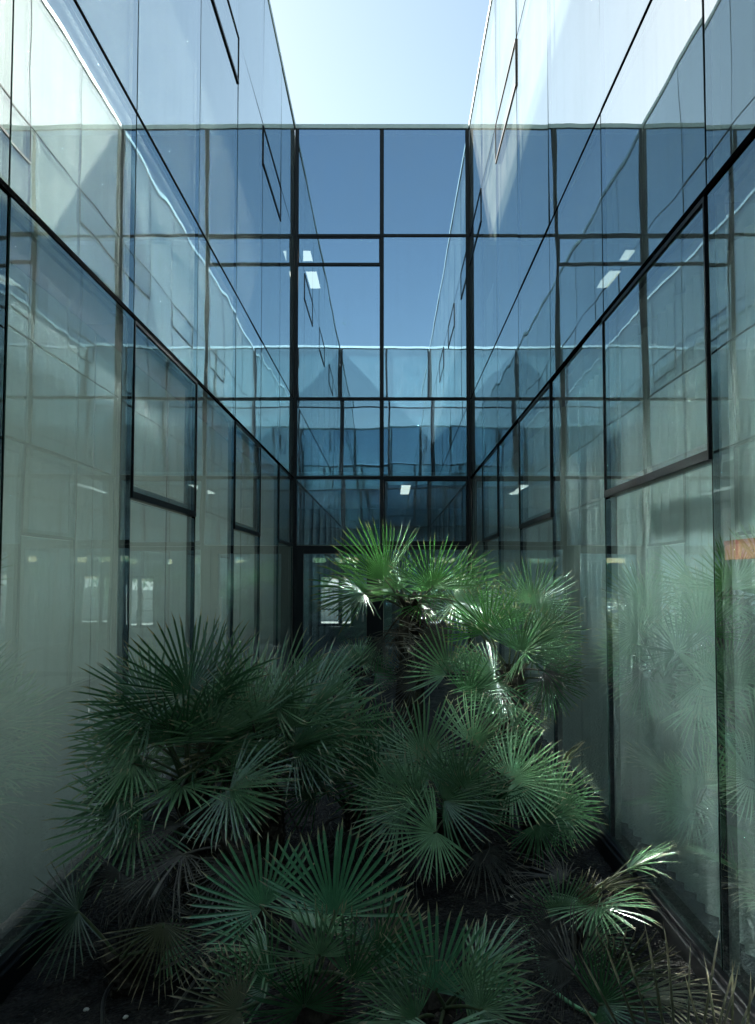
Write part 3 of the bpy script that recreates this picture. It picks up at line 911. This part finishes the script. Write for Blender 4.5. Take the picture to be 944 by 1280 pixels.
p.skirt(3, (0.2, 0.35), (0.26, 0.34))
c = PW(300, 1060, 3.35)
p = Palm((c.x, c.y, 0), c, 'low shaded fan palm tucked under the big left clump', 0.07)
p.crown_fill(4, (0.15, 0.30), (0.24, 0.32), 20, -25, az0=170, az1=300, dead=1.0)
p.skirt(4, (0.2, 0.35), (0.3, 0.38))

c = PW(440, 1000, 4.6)
p = Palm((c.x, c.y, 0), c, 'fan palm half hidden between the left and centre clumps', 0.06)
p.hero(430, 930, 4.55, 84, 70, 5, -35); p.hero(455, 950, 4.5, 80, 40, 15, -20); p.hero(410, 945, 4.5, 80, 115, 10, 25)
p.hero(440, 975, 4.35, 76, 90, 28, 0); p.hero(480, 985, 4.4, 74, 30, 20, -10); p.crown_fill(7, (0.15, 0.34), (0.30, 0.38), 65, 5); p.hero(395, 985, 4.4, 72, 150, 20, 10)
p.skirt(4, (0.15, 0.28), (0.24, 0.30))

# 5 clump right of centre
c = PW(560, 1020, 4.3)
p = Palm((c.x, c.y + 0.05, 0), c, 'spreading fan palm with pale lit fans right of centre', 0.08)
p.hero(530, 945, 4.25, 88, 92, 6, 0); p.hero(500, 1010, 4.0, 80, 165, 22, 10); p.hero(575, 985, 3.95, 84, 60, 25, 0); p.hero(545, 1040, 3.9, 78, 200, 25, 10); p.hero(480, 935, 4.35, 70, 118, 10, 20); p.hero(590, 930, 4.4, 76, 70, 5, -25)
p.hero(624, 948, 4.3, 84, 52, 0, -20, 'leaf', 42, 9); p.hero(640, 975, 4.1, 84, 28, 12, -25); p.hero(470, 975, 4.1, 74, 165, 18, 10)
p.hero(555, 1000, 4.0, 86, 20, 30, 0); p.hero(600, 1015, 4.0, 78, 75, 30, 0); p.hero(520, 1000, 4.0, 82, 140, 28, 0)
p.crown_fill(7, (0.18, 0.36), (0.30, 0.40), 72, 15, dead=0.0)
p.skirt(6, (0.2, 0.35), (0.28, 0.36))
c = PW(660, 1010, 4.5)
p = Palm((c.x, c.y, 0), c, 'fan palm leaning towards the right glass with long pale leaflets', 0.06)
p.hero(690, 1000, 4.3, 70, 40, 10, -30); p.hero(700, 1015, 4.2, 62, 12, 15, -20); p.hero(655, 985, 4.4, 70, 85, 10, 15)
p.hero(672, 1030, 4.1, 60, -35, 18, 0)
p.crown_fill(4, (0.16, 0.30), (0.26, 0.34), 60, 5, dead=0.1)

# 6 foreground palm at the bottom centre
c = PW(392, 1215, 2.75)
p = Palm((c.x, c.y + 0.08, 0), c, 'foreground fan palm with two big blue-green fans at the bottom centre', 0.075)
p.hero(328, 1136, 2.72, 108, 128, 5, 6, 'leaf_blue', 190, 24, 0.026); p.hero(418, 1143, 2.70, 124, 88, 4, -4, 'leaf_blue', 170, 26, 0.026)
p.hero(339, 1233, 2.55, 100, 150, 18, 10, 'leaf', 150, 22); p.hero(400, 1195, 2.5, 92, 120, 25, -10); p.hero(470, 1195, 2.65, 100, 62, 10, -35)
p.hero(440, 1225, 2.5, 106, 70, 22, -20); p.hero(300, 1262, 2.45, 96, 172, 15, 30, 'leaf_olive'); p.hero(380, 1258, 2.4, 92, 105, 30, 0)
p.crown_fill(3, (0.14, 0.26), (0.22, 0.30), 40, 0, az0=20, az1=200, dead=0.1)
c = PW(548, 1262, 2.6)
p = Palm((c.x, c.y + 0.05, 0), c, 'foreground fan palm with pale star-shaped fans right of bottom centre', 0.065)
p.hero(545, 1240, 2.55, 122, 72, 8, 0, 'leaf_blue', 150, 22, 0.024); p.hero(580, 1236, 2.50, 98, 10, 22, 0, 'leaf', 170, 20)
p.hero(505, 1245, 2.6, 104, 118, 10, 20); p.hero(600, 1262, 2.4, 90, 40, 25, 0); p.hero(520, 1275, 2.4, 90, 150, 25, 0)
p.crown_fill(5, (0.14, 0.28), (0.24, 0.32), 50, -10, dead=0.05)

# 7 low palm by the right wall and the thin olive fan nearest the camera
c = PW(735, 1125, 3.45)
p = Palm((c.x, c.y, 0), c, 'low sparse fan palm touching the foot of the right glass', 0.05)
p.hero(752, 1108, 3.4, 66, 8, 12, -35, 'leaf_olive', 80, 10); p.hero(722, 1138, 3.3, 62, 32, 15, -10, 'leaf_olive', 110, 14)
p.hero(700, 1140, 3.3, 74, 100, 25, 0); p.hero(690, 1160, 3.2, 78, 200, 25, 0, 'leaf_dead'); p.hero(735, 1170, 3.2, 66, -20, 20, 0)
p.crown_fill(5, (0.10, 0.25), (0.26, 0.32), 45, -10, dead=0.5)
c = PW(770, 1262, 2.5)
p = Palm((c.x, c.y, 0), c, 'withered olive fan palm lying low near the bottom right', 0.045)
p.hero(700, 1200, 2.6, 80, 200, 20, 0, 'leaf_dead'); p.hero(770, 1215, 2.5, 96, 60, 35, 20, 'leaf_olive', 120, 16)
p.hero(722, 1212, 2.5, 90, 30, 40, 0, 'leaf_dead'); p.hero(750, 1255, 2.4, 90, 20, 30, 0)
p.crown_fill(4, (0.10, 0.2), (0.24, 0.3), 40, -5, mat='leaf_olive', dead=0.5)
c = PW(850, 1500, 1.75)
c.z = max(c.z, 0.12)
p = Palm((c.x, c.y, 0), c, 'thin olive fan nearest the camera rising from the bottom right edge', 0.04)
p.hero(850, 1440, 1.75, 275, 98, -8, 14, 'leaf_olive', 105, 14, 0.010)
p.hero(915, 1430, 1.7, 225, 76, -5, -20, 'leaf_olive', 60, 7, 0.010)

# 8 dark fans in the bottom left corner
c = PW(150, 1195, 3.1)
p = Palm((c.x, c.y, 0), c, 'drooping dark fan palm in the bottom left corner against the glass', 0.05)
p.hero(98, 1140, 3.05, 90, 195, 10, 20, 'leaf_shaded', 250, 28, 0.015); p.hero(205, 1155, 2.9, 96, 268, 22, 0, 'leaf_olive', 170, 24, 0.013)
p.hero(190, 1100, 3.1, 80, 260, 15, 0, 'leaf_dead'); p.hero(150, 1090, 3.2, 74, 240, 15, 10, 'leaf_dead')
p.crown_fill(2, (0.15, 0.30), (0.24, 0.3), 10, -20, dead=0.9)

# ------------------------------------------------------------------ mulch, pebbles, hose, drip pipe
V, F = [], []
rnd = random.Random(5)
for i in range(9000):
    y = 0.9 + 8.5 * rnd.random() ** 1.8
    x = rnd.uniform(XL + 0.05, XR - 0.05)
    z = soil_height(x, y) + rnd.uniform(0.0, 0.012)
    s_ = rnd.uniform(0.004, 0.016)
    m = Euler((rnd.uniform(-.6, .6), rnd.uniform(-.6, .6), rnd.uniform(0, 6.28))).to_matrix()
    k = len(V)
    for q in ((-1, -.5, 0), (1, -.4, 0), (.9, .5, 0), (-.8, .45, 0), (0.05, 0, 0.45)):
        V.append(m @ (Vector(q) * s_) + Vector((x, y, z)))
    F += [(k, k + 1, k + 4), (k + 1, k + 2, k + 4), (k + 2, k + 3, k + 4), (k + 3, k, k + 4)]
o = link_mesh('bark_mulch', mesh_of('bark_mulch', V, F, [M['chip_a']]))
tag(o, 'dark bark mulch strewn over the planting bed', 'mulch', kind='stuff')

bm = bmesh.new()
bmesh.ops.create_icosphere(bm, subdivisions=2, radius=1)
for v in bm.verts:
    v.co *= 1 + 0.16 * math.sin(v.co.x * 4 + 1) * math.cos(v.co.y * 3)
peb = bpy.data.meshes.new('pebble'); bm.to_mesh(peb); bm.free()
for q in peb.polygons: q.use_smooth = True
peb.materials.append(M['pebble'])
for px, py in ((668, 1112), (655, 1163), (802, 1248), (108, 1255), (157, 1272), (640, 1118), (690, 1090), (160, 1150), (158, 1166), (730, 1190)):
    d = 3.0
    for _ in range(30):
        w_ = PW(px, py, d)
        d *= EYE / max(0.1, EYE - w_.z)
    w_ = PW(px, py, d)
    if abs(w_.x) > 1.25: continue
    o = link_mesh('pebble', peb)
    o.location = (w_.x, w_.y, soil_height(w_.x, w_.y) + 0.006)
    q = rnd.uniform(0.008, 0.015)
    o.scale = (q * 1.3, q, q * 0.7); o.rotation_euler = (0, 0, rnd.uniform(0, 6))
    tag(o, 'small pale pebble lying on the dark soil', 'pebble', 'pale pebbles on the soil')

def ground_at(px, py, lift=0.02):
    d = 3.0
    for _ in range(40):
        w_ = PW(px, py, d)
        d *= (EYE - lift) / max(0.1, EYE - w_.z)
    return PW(px, py, d)

def spline(pts, n=8):
    out = []
    for i in range(len(pts) - 1):
        a, b = pts[max(i - 1, 0)], pts[i]
        c_, d_ = pts[i + 1], pts[min(i + 2, len(pts) - 1)]
        for k in range(n):
            t = k / n
            out.append(0.5 * ((2 * b) + (c_ - a) * t + (2 * a - 5 * b + 4 * c_ - d_) * t * t + (3 * b - a - 3 * c_ + d_) * t ** 3))
    out.append(pts[-1])
    return out
def cord(name, pix, rad, mat, label, cat):
    pts = [ground_at(x, y, 0.045) for x, y in pix]
    Vt, Ft = tube(spline(pts), rad, 8)
    o = link_mesh(name, mesh_of(name, Vt, Ft, [mat], None, True))
    tag(o, label, cat)
cord('garden_hose', [(655, 1150), (669, 1189), (682, 1226), (719, 1258), (775, 1283), (850, 1320)], 0.008, M['hose'], 'thin green garden hose curving over the soil at the bottom right', 'hose')
cord('drip_pipe', [(126, 1330), (128, 1280), (131, 1246), (146, 1224), (180, 1196), (230, 1170)], 0.008, M['pipe'], 'black drip pipe curving over the soil at the bottom left', 'pipe')

# ------------------------------------------------------------------ what the far windows look out on
o = boxes('garden_wall', [(-14, 14, 30.0, 30.3, -0.13, 1.1), (-14.1, 14.1, 29.95, 30.35, 1.1, 1.2)], M['render_wall'])
tag(o, 'low white garden wall seen through the far door and room windows', 'wall')

def screen_tree(x, y, h, cr, label, seed):  # added outside to break up the bright sky in the far windows
    rnd = random.Random(seed)
    root = empty('screen_tree', (x, y, -0.12), label, 'tree', 'trees added to dim the far windows')
    pts = [Vector((0.05 * math.sin(t * 3), 0.04 * math.cos(t * 4), h * 0.75 * t)) for t in (0, .25, .5, .75, 1)]
    Vt, Ft = tube(pts, 0.11, 8, 0.45)
    for k in range(5):
        a = k * 1.3; b0 = pts[2].lerp(pts[4], k / 5)
        v2, f2 = tube([b0, b0 + Vector((math.cos(a) * cr * .35, math.sin(a) * cr * .35, cr * .3)), b0 + Vector((math.cos(a) * cr * .7, math.sin(a) * cr * .7, cr * .7))], 0.04, 6, 0.4)
        n0 = len(Vt); Vt += v2; Ft += [tuple(i + n0 for i in f) for f in f2]
    link_mesh('trunk', mesh_of('trunk', Vt, Ft, [M['trunk']], None, True), root)
    V, F = [], []
    lumps = [Vector((rnd.gauss(0, .45) * cr, rnd.gauss(0, .45) * cr, h * 0.72 + rnd.gauss(0, .35) * cr)) for _ in range(14)]
    for i in range(2600):
        c0 = rnd.choice(lumps) + Vector((rnd.gauss(0, 1), rnd.gauss(0, 1), rnd.gauss(0, 1))) * cr * 0.22
        m = Euler((rnd.uniform(0, 6), rnd.uniform(0, 6), rnd.uniform(0, 6))).to_matrix()
        s_ = rnd.uniform(.05, .10); k = len(V)
        V += [c0 + m @ (Vector(q) * s_) for q in ((-1, 0, 0), (0, -.5, .1), (1, 0, 0), (0, .5, .1))]
        F += [(k, k + 1, k + 2), (k, k + 2, k + 3)]
    link_mesh('crown', mesh_of('crown', V, F, [M['leaf']]), root)
screen_tree(-2.6, 24.0, 3.2, 1.3, 'bushy tree added outside to dim the window beyond the door', 3)
screen_tree(0.6, 25.0, 3.4, 1.4, 'bushy tree added to dim the far room, behind the tall palm', 4)
screen_tree(3.6, 24.0, 3.2, 1.4, 'bushy tree added to dim the far room, farthest to the right', 5)
